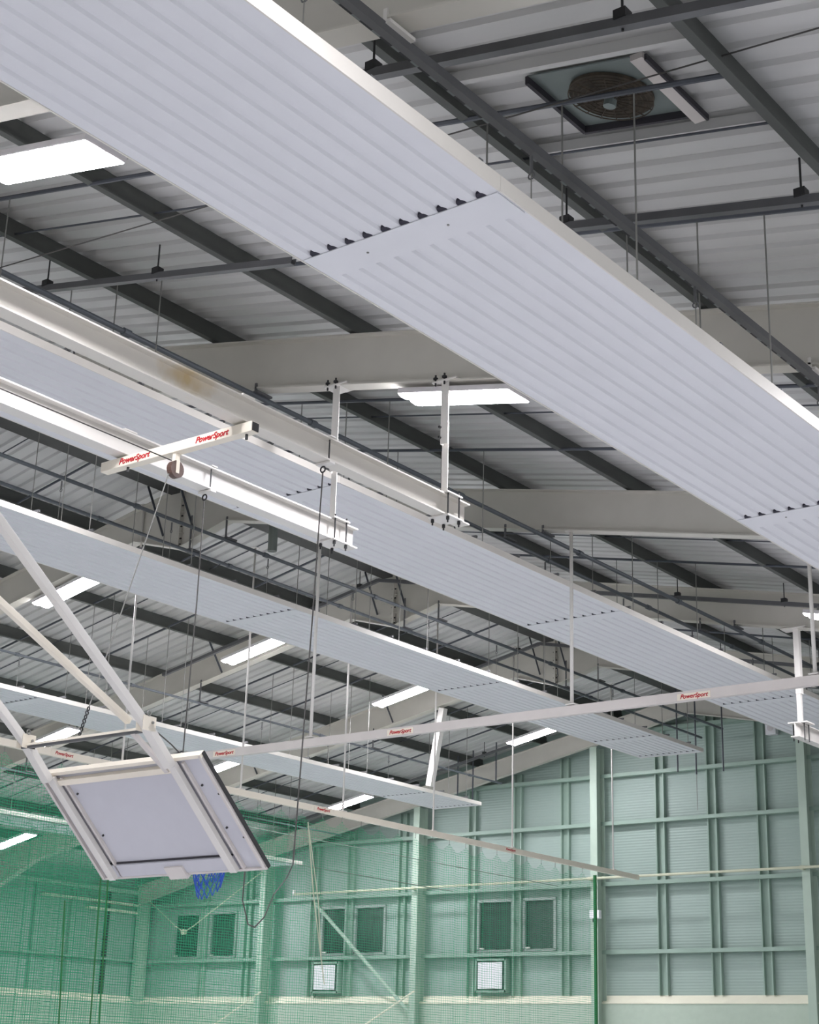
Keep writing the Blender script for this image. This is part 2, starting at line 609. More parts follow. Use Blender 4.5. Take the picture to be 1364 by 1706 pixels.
# purlins
PX = [-20.05, -17.85, -15.6, -13.35, -11.1, -8.85, -6.6, -4.32, -2.0]
PXL = [-20.7, -22.7, -25.2, -27.45, -29.8, -32.1, -34.4, -36.7, -39.0]
PT = ['the ridge purlin of the near slope', 'next below the ridge', 'third from the ridge', 'fourth from the ridge', 'fifth from the ridge, beside the square lights', 'above the widest heater', 'beside the roof fan and long cable tray', 'on the outer side of the roof fan', 'nearest the eave']
for side, lst in ((1, PX), (-1, PXL)):
    for i, x in enumerate(lst):
        z = pb(x)
        e = side
        prof = [(0, 0), (0.075, 0), (0.075, 0.02), (0.06, 0.02), (0.06, 0.008), (0.004, 0.008), (0.004, 0.262), (-0.06, 0.262), (-0.06, 0.268), (-0.004, 0.268), (-0.004, 0.004), (0, 0.004)]
        ridge_ = i == 0
        mb = MB().sweep([(a, b) for a, b in prof], (x, Y0 + 0.2, z), (x, GY - 0.05, z), caps=False)
        mb.add([(x - .03, GY - .06, z), (x + .03, GY - .06, z), (x + .03, GY - .06, z + .2)], [(0, 1, 2)])
        lab = 'dark galvanised roof purlin on the %s slope, %s' % ('near' if e > 0 else 'far', PT[i] if e > 0 else (ORD[i] + ' down from the ridge'))
        tag(mb.build('roof_purlin', 'purlin_shaded' if ridge_ else 'purlin'), lab, 'purlin', 'galvanised purlins under the roof liner')
# ridge capping between the two ridge purlins, its shade put into the colour
tag(MB().box((-20.65, Y0 + .2, 11.44), (-20.1, GY - .06, 11.47)).build('ridge_plate', 'purlin_shaded'), 'dark plate closing the gap between the two ridge purlins', 'roof plate')

# tie tubes between purlins, two thick and one thin per bay
nt_ = 0
for bi, Y in enumerate(RAFT_Y[:-1]):
    nm = ['the bay overhead', 'the fan bay', 'the pulley beam bay', 'the cross track bay', 'the third rafter bay', 'the end bay'][bi]
    for dy, r, t in ((2.28, 0.022, 'nearer thick'), (4.45, 0.022, 'farther thick'), (3.15, 0.011, 'middle thin')):
        for side, lst in ((1, PX), (-1, PXL)):
            mb = MB()
            a, b = lst[0], (lst[7] if side > 0 else lst[-1])
            mb.tube((a, Y + dy, pb(a) - 0.02 + (0.04 if r > .02 else 0.12)), (b, Y + dy, pb(b) - 0.02 + (0.04 if r > .02 else 0.12)), r, 6)
            o = mb.build('tie_rod', 'tie')
            tag(o, '%s tie rod across the %s slope in %s' % (t, 'near' if side > 0 else 'far', nm), 'tie rod', 'tie rods between the purlins')

# fly braces from purlin down to rafter flange
k = 0
for bi, Y in enumerate(RAFT_Y[2:6]):
    nm = ['the hanger rafter', 'the cross track rafter', 'the third rafter', 'the last but one rafter'][bi]
    for x, t in ((-20.75, 'at the ridge'), (-20.0, 'just over the ridge'), (-25.2, 'low on the far slope'), (-29.8, 'near the far eave')):
        mb = MB().bar((x, Y - 0.5, pb(x) + 0.02), (x, Y - 0.03, rb(x) + 0.05 - (0.2 if x > -21 else 0)), 0.05, 0.012, up=(1, 0, 0))
        tag(mb.build('fly_brace', 'tie'), 'dark slanting brace from purlin to %s %s' % (nm, t), 'brace', 'fly braces of the rafters')


# channel struts under the purlins
def strut(Y, xa, xb, label, rods, dz=-0.36, parts=None):
    t = thing('channel_strut', ((xa + xb) / 2, Y, pb((xa + xb) / 2) + dz), label, 'strut', 'galvanised channel struts')
    pts = [xa, xb] if (xa - RX) * (xb - RX) > 0 else [xa, RX, xb]
    mb = MB()
    for a, b in zip(pts[:-1], pts[1:]):
        mb.sweep([(-0.035, -0.03), (0.035, -0.03), (0.035, 0.04), (0.026, 0.04), (0.026, -0.02), (-0.026, -0.02), (-0.026, 0.04), (-0.035, 0.04)], (a, Y, pb(a) + dz), (b, Y, pb(b) + dz))
    mb.build('channel', 'tray', t)
    for x in rods:
        MB().tube((x, Y, pb(x) + dz - .05), (x, Y, pb(x) + 0.02), 0.009, 6).build('drop_rod', 'black', t)
        MB().box((x - .045, Y - .045, pb(x) + dz + .03), (x + .045, Y + .045, pb(x) + dz + .10)).build('clamp', 'black', t)
    return t


strut(7.66, -6.5, 0.5, 'long grey channel strut running above the roof fan toward the near eave', (-6.4, -4.35))
strut(10.35, -6.5, 0.5, 'long grey channel strut crossing under the purlins below the roof fan', (-6.45, -4.35, -4.1))
strut(10.42, -14.2, -9.62, 'grey channel strut ending at the corner of the widest heater joint', (-13.35, -11.55))
strut(25.15, -26.5, -4, 'grey channel strut running in front of the third rafter across the ridge', (-23, -20.8, -13.35, -11.3, -8.9))
strut(31.3, -24, -6, 'grey channel strut in front of the last but one rafter', (-20.9, -15.6, -13.35))
strut(37.25, -33, -22, 'dark channel strut on the far slope close to the gable', (-30, -26, -23))

# ================================================================== HEATER PANELS
JY = [0.82, 7.13, 13.48, 19.98, 26.32, 32.52]
END = 34.85
PAN = [('P1', -5.715, 1.58, 6.66, 'widest looking long ribbed white heater panel, nearest overhead'),
       ('P2', -13.12, 1.82, 8.42, 'long white ribbed heater panel behind the two white pulley beams'),
       ('P3', -18.78, 1.70, 9.00, 'long white ribbed heater panel under the ridge, ending before the gable'),
       ('P4', -25.15, 1.50, 8.18, 'long white heater panel beyond the ridge, partly behind the cross track'),
       ('P5', -31.25, 1.50, 6.95, 'farthest long white heater panel, seen through the green net')]


def section(xc, wd, z, ya, yb):
    """ribbed sheet: flats with recessed tube grooves"""
    n = 10
    per = (wd - 0.10) / n
    x = xc - wd / 2
    top = []
    pts = [(x, z)]
    x += 0.05
    for i in range(n):
        g = x + per * 0.5
        pts += [(g - 0.044, z), (g - 0.026, z + 0.016), (g + 0.006, z + 0.018), (g + 0.007, z + 0.040), (g + 0.0155, z + 0.040), (g + 0.0165, z + 0.0005)]
        x += per
    pts.append((xc + wd / 2, z))
    pts2 = [(a, b + 0.004) for a, b in pts]
    m = len(pts)
    vs = [(a, ya, b) for a, b in pts] + [(a, yb, b) for a, b in pts] + [(a, ya, b) for a, b in pts2] + [(a, yb, b) for a, b in pts2]
    fs = []
    for i in range(m - 1):
        fs += [(i, i + 1, m + i + 1, m + i), (2 * m + i, 3 * m + i, 3 * m + i + 1, 2 * m + i + 1)]
    return MB().add(vs, fs)


JL = {'P2': [0.62, 7.46, 14.30, 21.14, 27.98, 36.2]}
for key, xc, wd, z, lab in PAN:
    t = thing('heater_panel', (xc, 17, z), lab, 'heater panel', 'ribbed heater panels hung along the hall')
    ys = JL.get(key) or (JY if key != 'P5' else JY[1:]) + [END]
    END_ = ys[-1]
    for ya, yb in zip(ys[:-1], ys[1:]):
        section(xc, wd, z, ya, yb).build('panel_section', 'panel', t)
        n = 10
        per = (wd - 0.10) / n
        if yb < END_ - 0.1 or key in ('P3', 'P4'):
            cy = yb if yb < END_ - 0.1 else END_ - 0.22
            cv = MB().box((xc - wd / 2 + 0.012, cy, z - 0.008), (xc + wd / 2 - 0.012, cy + (0.30 if key == 'P1' else 0.26) * (1 if yb < END_ - .1 else .7), z - 0.002)).build('joint_cover', 'panel', t)
            for i in range(n):
                gx = xc - wd / 2 + 0.05 + per * (i + 0.5)
                # lens shaped shadow gap of each tube groove at the cover edge
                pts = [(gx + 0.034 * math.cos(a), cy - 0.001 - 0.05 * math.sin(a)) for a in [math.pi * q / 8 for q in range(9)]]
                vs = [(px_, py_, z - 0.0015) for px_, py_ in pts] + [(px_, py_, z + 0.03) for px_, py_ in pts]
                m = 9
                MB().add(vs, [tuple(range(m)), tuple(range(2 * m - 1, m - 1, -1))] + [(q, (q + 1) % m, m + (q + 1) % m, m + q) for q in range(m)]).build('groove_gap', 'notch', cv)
            if key == 'P1':
                for bx in (-0.35, 0.3):
                    MB().tube((xc + bx, cy + .15, z - 0.008), (xc + bx, cy + .15, z - 0.013), 0.009, 8).build('rivet', 'wire', cv)
    for s in (-1, 1):
        x = xc + s * wd / 2
        for ya, yb in zip(ys[:-1], ys[1:]):
            mb = MB().box((min(x, x + s * 0.012), ya + 0.002, z - 0.004), (max(x, x + s * 0.012), yb - 0.002, z + (.105 if key == 'P1' else .085)))
            mb.box((min(x, x - s * 0.05), ya + 0.002, z + .077), (max(x, x - s * 0.05), yb - 0.002, z + .085))
            mb.build('edge_trim', 'panel_edge', t)
    MB().box((xc - wd / 2, END_, z - 0.004), (xc + wd / 2, END_ + 0.012, z + 0.085)).build('end_cap', 'panel_edge', t)
    MB().box((xc - wd / 2 + .02, ys[0], z + 0.06), (xc + wd / 2 - .02, END_, z + 0.075)).build('insulation_top', 'panel_edge', t)
    for yy in [ys[0] + 0.9 + 1.05 * q for q in range(int((END_ - ys[0]) / 1.05))]:
        MB().bar((xc - wd / 2 + .02, yy, z + .135), (xc + wd / 2 - .02, yy, z + .135), 0.04, 0.035).build('cross_channel', 'tray', t)

# rails and pipes that run above the panels
RAILS = [('T1', -5.48, 7.76, 0.055, 'cable_tray', 'grey slotted cable tray running under the rafters beside the roof fan', Y0 + 1, GY - 1),
         ('b', -12.50, 9.2, 0.032, 'service_pipe', 'dark service pipe running under the rafters beside the second heater', Y0 + 1, GY - 1.2),
         ('c', -13.18, 9.24, 0.03, 'service_pipe', 'lower dark pipe close above the second heater', 12.2, GY - 1.2),
         ('d', -19.1, 10.28, 0.032, 'service_pipe', 'dark service pipe nearest below the ridge on the near slope', Y0 + 1, at(1206, 1214, Z=10.28).y),
         ('d2', -19.98, 10.22, 0.03, 'service_pipe', 'dark pipe running right beneath the ridge line', Y0 + 1, at(1158, 1230, Z=10.22).y),
         ('e', -25.78, 9.3, 0.026, 'service_pipe', 'thin dark pipe on the far slope above the fourth heater', Y0 + 1, 37.8),
         ('f', -31.6, 8.2, 0.026, 'service_pipe', 'thin dark pipe above the farthest heater near the far eave', Y0 + 1, 37.8)]
for key, x, z, r, nm, lab, ya, yb in RAILS:
    t = thing(nm, (x, (ya + yb) / 2, z), lab, 'cable tray' if nm == 'cable_tray' else 'pipe', None if nm == 'cable_tray' else 'service pipes under the roof')
    if nm == 'cable_tray':
        MB().sweep([(-.026, .036), (-.026, -.036), (.032, -.036), (.032, .036)], (x, ya, z), (x, yb, z)).build('channel', 'tray', t)
        MB().box((x - .044, ya + .01, z - 0.034), (x - .027, yb - .01, z + 0.028)).build('slotted_strip', 'slots', t)
    else:
        MB().tube((x, ya, z), (x, yb, z), r, 10).build('pipe_run', 'pipe', t, smooth=False)
        y = ya + 2
        while y < yb:
            MB().tube((x, y, z), (x, y + .1, z), r * 1.45, 10).build('pipe_coupling', 'pipe', t)
            y += 3.17
    for Y in RAFT_Y[1:-1]:
        if ya < Y < yb:
            MB().box((x - .07, Y - .13, z + .02), (x + .07, Y + .13, z + .045)).box((x - .015, Y - .1, z), (x + .015, Y - .08, max(rb(x) + .06, z + .06))).build('clamp', 'white' if nm == 'cable_tray' else 'tray', t)

# hanger wires of the panels
for pi, (key, xc, wd, z, lab) in enumerate(PAN):
    for bi, Y in enumerate(RAFT_Y[1:-1]):
        for di, dy in enumerate((2.28, 4.45)):
            if Y + dy > END:
                continue
            for si, dx in enumerate((-wd / 2 + .15, 0.05, wd / 2 - .12)):
                x = xc + dx
                o = MB().tube((x, Y + dy, z + 0.14), (x, Y + dy, pb(x) - .003), 0.0075, 5).build('hanger_rod', 'wire')
                tag(o, 'thin rod hanging the %s heater from the %s tie of the %s bay' % (['nearest', 'second', 'ridge', 'fourth', 'farthest'][pi], ['nearer', 'farther'][di], ['fan', 'pulley beam', 'cross track', 'third', 'end'][bi]), 'hanger rod', 'rods hanging the %s heater from the %s tie of bay %s' % (['nearest', 'second', 'ridge', 'fourth', 'farthest'][pi], ['nearer', 'farther'][di], ORD[bi]))
    rx = {'P1': (-5.48, 7.73), 'P2': (-13.18, 9.22), 'P3': (-19.1, 10.26), 'P4': (-25.78, 9.28), 'P5': (-31.6, 8.18)}[key]
    for q in range(12):
        y = 5.9 + q * 2.43
        if y > END or (key == 'P1' and y > 24):
            continue
        t = thing('hanger_wire', (rx[0], y, z + .14), 'thin wire with hook from the rail down to the %s heater panel' % ['nearest', 'second', 'ridge', 'fourth', 'farthest'][pi], 'wire', 'hooked wires above the %s heater panel' % ['nearest', 'second', 'ridge', 'fourth', 'farthest'][pi])
        MB().tube((rx[0], y, z + .11), (rx[0], y, rx[1] - .16), 0.005, 5).build('wire', 'wire', t)
        MB().tube((rx[0], y, rx[1] - .17), (rx[0], y, rx[1] - .03), 0.013, 6).ring((rx[0], y, rx[1] - .19), (0, 1, 0), .025, .006, 10, 5).build('hook', 'tray', t)


# ================================================================== LIGHTS
def luminaire():
    t = thing('ceiling_light', (0, 0, 0), None, 'ceiling light')
    MB().box((-0.76, -0.22, 0.035), (0.76, 0.22, 0.10)).build('housing', 'housing', t, bevel=0.01)
    for s in (-1, 1):
        n = 8
        prof = [(s * 0.108 + 0.10 * math.cos(math.pi + math.pi * i / n), 0.035 + 0.024 * math.sin(math.pi + math.pi * i / n)) for i in range(n + 1)]
        MB().sweep(prof, (-0.75, 0, 0), (0.75, 0, 0)).build('diffuser', 'lamp', t)
    for x in (-0.6, 0.6):
        MB().bar((x, 0, 0.10), (x, 0, 0.2), 0.03, 0.03).build('bracket', 'wire', t)
    return t


LIGHTS = [(-9.64, 7.36, 'bright twin ceiling light at the frame edge beside the widest heater'), (-9.62, 13.26, 'bright twin ceiling light behind the nearer pulley beam hanger'),
          (-9.65, 24.0, 'bright ceiling light past the cross track rod, cut by the frame edge'),
          (-23.6, 19.7, 'bright ceiling light behind the diagonal backboard arm'), (-23.65, 25.05, 'brightest twin ceiling light, under the far slope of the third rafter'), (-23.57, 30.26, 'bright ceiling light above the cross track lettering, beside the rafter post'),
          (-23.5, 35.97, 'bright ceiling light under the ridge heater, nearest the gable top'), (-29.9, 36.07, 'bright ceiling light just over the net track, near the gable'), (-29.98, 25.05, 'bright ceiling light behind the backboard crossbar'),
          (-29.7, 30.3, 'bright ceiling light peeping past the backboard corner'), (-36.95, 29.85, 'bright ceiling light low on the far slope behind the green net'),
          (-16.6, 13.1, None), (-16.6, 25.1, None), (-3.0, 13.3, None), (-3.0, 4.0, None), (-16.6, 6.9, None), (-29.9, 13.3, None), (-36.9, 36.1, None), (-36.9, 19.7, None), (-9.65, 1.2, None)]
l0 = luminaire()
first = True
for x, y, lab in LIGHTS:
    o = l0 if first else copy_tree(l0)
    first = False
    o.location = (x, y, rb(x) - (0.16 if x > -25 else 0.17))
    o.rotation_euler = (0, math.atan(SL) * (1 if x > RX else -1), 0)
    o['label'] = lab or 'white twin ceiling light hidden above the heater panels'
    o['group'] = 'twin ceiling lights'

# ================================================================== PULLEY BEAMS, HANGERS
BXR, BXL, BZ = -9.70, -11.26, 7.28
for x, lab, m, ya in ((BXR, 'upper white steel I beam with a brown rust stain, in front of the second heater', 'rust', 1.0), (BXL, 'lower white steel I beam, parallel to the rust stained one', 'white', 1.0)):
    o = MB().ibeam((x, ya, BZ), (x, 13.45, BZ), 0.16, 0.24, tf=0.016, tw=0.01).build('steel_beam', m)
    tag(o, lab, 'beam', 'white I beams over the basket')
for x, lab in ((BXR, 'tall white steel hanger from rafter to the rust stained beam end'), (BXL, 'tall white steel hanger from rafter to the lower white beam end')):
    t = thing('beam_hanger', (x, 13.1, 7.4), lab, 'hanger', 'white steel hangers on the rafter')
    zt = rb(x)
    MB().box((x - .13, 12.98, zt - .025), (x + .20, 13.22, zt - .01)).build('top_plate', 'white', t)
    MB().sweep([(-.05, -.05), (.05, -.05), (.05, -.042), (-.042, -.042), (-.042, .05), (-.05, .05)], (x + .02, 13.08, zt - .02), (x + .02, 13.08, 7.98), up=(0, 1, 0)).build('upper_angle', 'white', t)
    MB().sweep([(-.04, -.04), (.04, -.04), (.04, -.032), (-.032, -.032), (-.032, .04), (-.04, .04)], (x + .0, 13.12, 8.25), (x + .0, 13.12, 7.42), up=(0, 1, 0)).build('lower_angle', 'white', t)
    MB().box((x - .12, 12.98, 7.402), (x + .12, 13.26, 7.418)).build('foot_plate', 'white', t)
    MB().box((x - .13, 12.98, 7.14), (x + .13, 13.26, 7.156)).build('clamp_plate', 'white', t)
    for dx in (-.1, .1):
        for dy in (13.02, 13.22):
            MB().tube((x + dx, dy, 7.07), (x + dx, dy, 7.45), 0.009, 6).tube((x + dx, dy, 7.1), (x + dx, dy, 7.135), 0.018, 6).build('clamp_rod', 'black', t)
    for dx in (-.09, .03):
        MB().tube((x + dx, 13.0, zt - .06), (x + dx, 13.0, zt + .07), 0.011, 6).tube((x + dx, 13.0, zt + .015), (x + dx, 13.0, zt + .035), 0.028, 8).build('bolt', 'black', t)
    for zz in (8.06, 8.18):
        MB().tube((x - .03, 13.04, zz), (x - .03, 13.0, zz), 0.014, 6).build('bolt', 'black', t)

# the second court's beam and its hanger, at the frame edge
t = thing('beam_hanger', (-11.39, 25.75, 7.2), 'white hanger from the third rafter down past the cross track', 'hanger', 'white steel hangers on the rafter')
MB().box((-11.62, 25.62, rb(-11.39) - .02), (-11.15, 25.88, rb(-11.39) - .005)).build('top_plate', 'white', t)
MB().bar((-11.37, 25.75, rb(-11.39)), (-11.37, 25.75, 7.9), 0.10, 0.10).build('upper_angle', 'white', t)
zb = at(1331, 1205, Y=25.75).z
MB().bar((-11.38, 25.75, 7.95), (-11.38, 25.75, zb), 0.075, 0.075).build('lower_angle', 'white', t)
MB().box((-11.55, 25.6, zb - .02), (-11.2, 25.92, zb)).build('foot_plate', 'white', t)
for dx in (-.1, .1):
    for dy in (-.08, .1):
        MB().tube((-11.38 + dx, 25.75 + dy, zb - .32), (-11.38 + dx, 25.75 + dy, zb), 0.01, 6).build('clamp_rod', 'black', t)
o = MB().ibeam((-11.38, 25.5, zb - .15), (-11.38, 36.5, zb - .15), 0.16, 0.25).build('steel_beam', 'white')
tag(o, 'short visible end of a white I beam below the third rafter hanger', 'beam', 'white I beams of the far court')


# ---- lettering: printed name on the beams
def lettering(loc, size, direction, up, parent, m='red', depth=0.002):
    cu = bpy.data.curves.new('lettering', 'FONT')
    cu.body = 'PowerSport'
    cu.size = size
    cu.shear = 0.35
    cu.extrude = depth
    cu.offset = size * 0.018
    cu.align_x = 'CENTER'
    cu.align_y = 'CENTER'
    tmp = bpy.data.objects.new('tmp', cu)
    COL.objects.link(tmp)
    dg = bpy.context.evaluated_depsgraph_get()
    me = bpy.data.meshes.new_from_object(tmp.evaluated_get(dg))
    bpy.data.objects.remove(tmp)
    d = Vector(direction).normalized()
    u = Vector(up).normalized()
    n = d.cross(u)
    R = Matrix((d, u, n)).transposed().to_4x4()
    me.transform(R)
    me.transform(Matrix.Translation(Vector(loc) - root_loc(parent)))
    me.materials.clear()
    me.materials.append(M[m])
    o = bpy.data.objects.new('lettering', me)
    COL.objects.link(o)
    o.parent = parent
    return o


# ---- crossbar with pulley under the two beams
yc = 9.93
t = thing('pulley_crossbar', (-10.5, yc, 7.05), 'cream crossbar with two red printed names, clamped under the white beams', 'crossbar')
zc = 7.085
o = MB().bar((-11.52, yc, zc), (-9.52, yc, zc), 0.10, 0.10).build('square_tube', 'cream', t, bevel=0.006)
MB().box((-9.52, yc - .04, zc - .04), (-9.512, yc + .04, zc + .04)).build('end_opening', 'black', t)
for x in (BXL, BXR):
    MB().bar((x - .02, yc + .07, zc + .1), (x - .02, yc + .07, zc + .33), 0.012, 0.012).build('clamp_rod', 'black', t)
    MB().tube((x + .08, yc, zc - .1), (x + .08, yc, zc - .04), 0.014, 6).build('bolt', 'black', t)
    MB().box((x - .1, yc - .06, zc + .33), (x + .06, yc + .1, zc + .345)).build('clamp_washer', 'white', t)
for x in (-11.05, -10.02):
    lettering((x, yc - 0.053, zc), 0.085, (1, 0, 0), (0, 0, 1), t)
MB().box((-10.54, yc - .03, zc - .16), (-10.50, yc + .03, zc - .045)).build('pulley_bracket', 'cream', t)
pl = MB().tube((-10.55, yc, zc - .21), (-10.49, yc, zc - .21), 0.085, 20)
pl.build('pulley_wheel', 'balllike', t)
MB().box((-10.53, yc - .02, zc - .25), (-10.485, yc + .02, zc - .12)).build('pulley_cheek', 'cream', t)


# ---- cable hooks on the beams
def hook(px, py, X, lab):
    p = at(px, py, X=X)
    t = thing('cable_hook', (X, p.y, 7.1), lab, 'hook', 'cable hooks clamped on the white beams')
    MB().tube((X + .05, p.y, 7.16), (X + .05, p.y, 7.42), 0.008, 6).build('rod', 'black', t)
    MB().box((X - .09, p.y - .03, 7.135), (X + .09, p.y + .05, 7.155)).box((X - .02, p.y - .03, 7.405), (X + .09, p.y + .05, 7.418)).build('clamp_plate', 'white', t)
    MB().ring((X - .02, p.y, 7.09), (0, 1, 0), 0.03, 0.008, 14, 6).build('eye', 'black', t)
    return p.y


yl = hook(343, 828, BXL, 'cable hook clamped on the lower white beam')
yr = hook(541, 770, BXR, 'cable hook clamped near the rust stained beam end')


def cable(name, pts, r, m, lab, cat='cable', grp=None):
    return tag(MB().path([Vector(p) for p in pts], r, 6).build(name, m), lab, cat, grp)


pb1 = at(305, 1262, X=BXL)
cable('hanging_cable', [(BXL - .02, yl, 7.06), at(328, 1000, X=BXL), at(304, 1262, X=BXL)], 0.007, 'cable', 'thin dark cable hanging from the lower white beam behind the backboard')
cable('hanging_cable', [(BXR - .02, yr, 7.06), at(521, 1021, X=BXR), at(488, 1440, X=BXR)], 0.007, 'cable', 'thin dark cable hanging from the rust stained beam hook past the cross track')

# ================================================================== BASKETBALL FRAME
ra = [at(0, 870, X=-9.72), at(243, 1208, X=-9.72), at(290, 1273, X=-9.72)]
la = [at(0, 1180, X=-11.24), at(43, 1238, X=-11.24), at(88, 1296, X=-11.24)]
br = [at(0, 1003, X=-9.95), at(215, 1202, X=-9.95)]
T0, T1 = Vector((0, 9.44, 4.0)), Vector((0, 10.31, 3.18))         # back face of the board, top and bottom
dn = (T1 - T0).normalized()
nm = Vector((1, 0, 0)).cross(dn).normalized()
if nm.y < 0:
    nm = -nm                                                      # away from the camera: the playing side
BL, BR = -11.42, -9.41
t = thing('basketball_backboard', (-10.42, 9.9, 3.0), 'white basketball backboard seen from behind on its swinging steel arms', 'backboard')


def on(x, s, d=0.0):
    """point of the board: x across, s metres down from the top edge, d behind the back face"""
    return Vector((x, 0, 0)) + T0 + dn * s - nm * d


H = (T1 - T0).length


def slab(x0, x1, s0, s1, d0, d1):
    vs = [on(x0, s0, d0), on(x1, s0, d0), on(x1, s1, d0), on(x0, s1, d0), on(x0, s0, d1), on(x1, s0, d1), on(x1, s1, d1), on(x0, s1, d1)]
    return MB().add(vs, [(0, 3, 2, 1), (4, 5, 6, 7), (0, 1, 5, 4), (1, 2, 6, 5), (2, 3, 7, 6), (3, 0, 4, 7)])


slab(BL, BR, 0, H, -0.03, 0).build('board', 'boardback', t)
slab(BR - .002, BR + .008, -.01, H + .01, -.032, .004).build('dark_edge', 'black', t)
slab(BL, BR, H - .01, H + .012, -.035, .02).build('bottom_lip', 'track', t)
slab(BL, BR, -.012, .02, -.035, .03).build('top_lip', 'cream', t)
slab(BL + .1, -9.75, .065, .12, .0, .05).build('top_rail', 'cream', t)
slab(BL + .1, BR - .3, H - .15, H - .02, .0, .03).build('bottom_rail', 'boardback', t)
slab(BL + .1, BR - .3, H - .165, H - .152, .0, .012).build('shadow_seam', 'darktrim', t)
for x in (-11.24, -9.74):
    slab(x - .04, x + .04, .02, H - .02, .03, .075).build('mount_rail', 'white', t)
    for s_ in (-1, 1):
        slab(x + s_ * .085 - .012, x + s_ * .085 + .012, .05, H - .02, 0, .03).build('angle_flange', 'track', t)
slab(BL + .0, BL + .03, .0, H, 0, .03).build('side_flange', 'track', t)
slab(BR - .035, BR - .008, .0, H, 0, .03).build('side_flange', 'track', t)
for x, s in ((-11.1, .25), (-11.1, .72), (-9.6, .3), (-9.6, .75), (-9.47, .4), (-9.47, .86), (-10.5, H - .08), (-10.38, H - .08)):
    MB().tube(on(x, s, 0), on(x, s, .014), 0.010, 8).build('bolt', 'black', t)
# ring bracket and ring on the playing side, blue net
slab(-10.55, -10.33, H - .1, H + .03, .0, .05).build('ring_bracket', 'track', t)
rc = on(-10.30, H + .0, -.33)
MB().ring(rc, nm.cross(Vector((1, 0, 0))), 0.225, 0.012, 30, 6).build('ring', 'orange', t)
nn = MB()
for i in range(14):
    a0 = 2 * math.pi * i / 14
    for k in (-1, 1):
        pts = []
        for j in range(6):
            a = a0 + k * j * math.pi / 14 / 1.0
            R = 0.22 - .02 * j
            base = rc + Vector((1, 0, 0)) * R * math.cos(a) + nm * R * math.sin(a)
            pts.append(base + Vector((0, 0, -.075 * j)))
        nn.path(pts, 0.005, 4)
nn.build('ring_net', 'bluenet', t)
# arms
MB().bar(ra[0] + (ra[0] - ra[1]) * 2.0, ra[1] + (ra[1] - ra[0]).normalized() * .03, .07, .07, up=(1, 0, 0)).build('main_arm', 'white', t, bevel=.006)
MB().bar(ra[1], on(-9.72, .02, .1), .07, .09, up=(1, 0, 0)).build('lower_arm', 'white', t, bevel=.006)
MB().bar(la[0] + (la[0] - la[1]) * 14, la[1], .07, .07, up=(1, 0, 0)).build('main_arm', 'white', t, bevel=.006)
MB().bar(la[1], on(-11.24, .02, .1), .07, .09, up=(1, 0, 0)).build('lower_arm', 'white', t, bevel=.006)
MB().bar(br[0] + (br[0] - br[1]) * 2.0, br[1], .055, .055, up=(1, 0, 0)).build('brace_arm', 'cream', t, bevel=.005)
bl_ = [p + Vector((-1.1, 0, 0)) for p in br]
zl, zr_ = la[1], ra[1]
MB().bar(zl + Vector((-.04, 0, -.02)), Vector((-9.78, zl.y, zl.z - .02)), .055, .02).build('cross_bar', 'cream', t)
MB().bar(zl + Vector((-.04, 0, -.04)), Vector((-9.78, zl.y, zl.z - .04)), .035, .02).build('cross_bar_web', 'tray', t)
for p in (zl, zr_):
    MB().box((p.x - .045, p.y - .07, p.z - .05), (p.x - .037, p.y + .07, p.z + .07)).build('joint_plate', 'cream', t)
    MB().box((p.x + .037, p.y - .07, p.z - .05), (p.x + .045, p.y + .07, p.z + .07)).build('joint_plate', 'cream', t)
    MB().tube((p.x - .055, p.y + .03, p.z + .02), (p.x + .055, p.y + .03, p.z + .02), 0.012, 8).ring((p.x + .05, p.y - .02, p.z + .09), (1, 0, 0), .02, .006, 12, 5).build('joint_bolt', 'wire', t)
MB().bar(Vector((-9.9, zl.y, zl.z - .03)), on(-9.84, .10, .05), .03, .05, up=(1, 0, 0)).build('inner_stay', 'track', t)

mid = Vector((-10.55, zl.y, zl.z))
chtop = mid + (Vector((-10.53, yc - .05, zc - .25)) - mid) * 0.10
cable('winch_cable', [(-10.53, yc - .07, zc - .27), chtop], 0.0055, 'wire', 'steel winch cable running from the brown pulley down to the backboard crossbar')
ch = MB()
for i in range(7):
    p = chtop + (mid - chtop) * ((i + .5) / 7)
    ch.ring(p, (1, 0.2, 0) if i % 2 else (0.2, 1, 0), 0.018, 0.006, 10, 5)
tag(ch.build('lifting_chain', 'black'), 'short dark lifting chain standing on the backboard crossbar', 'chain')
cable('winch_cable', [(-10.53, 1.0, zc - .12), (-10.53, yc - .05, zc - .13)], 0.006, 'cable', 'taut dark cable running level to the brown pulley across the second heater')
cable('control_cord', [zr_ + Vector((.03, 0, 0)), at(285, 1240, X=-9.75), at(306, 1262, X=-9.75)], 0.006, 'cable', 'dark cord drooping from the arm joint onto the backboard top')
lp = [at(408, 1452, Y=10.6), at(404, 1500, Y=10.6), at(413, 1540, Y=10.6), at(424, 1545, Y=10.6), at(440, 1528, Y=10.6), at(456, 1490, Y=10.8), at(478, 1462, Y=11.5), at(488, 1440, X=BXR)]
cable('control_cord', lp, 0.006, 'cable', 'dark cord hanging in a loop below the backboard corner')
# cable crossing below the nearest heater
cable('span_cable', [at(-20, 452, Y=9.0), at(700, 238, Y=9.0), at(1400, 36, Y=9.0)], 0.0065, 'cable', 'thin dark cable slung across in front of the nearest heater panel')

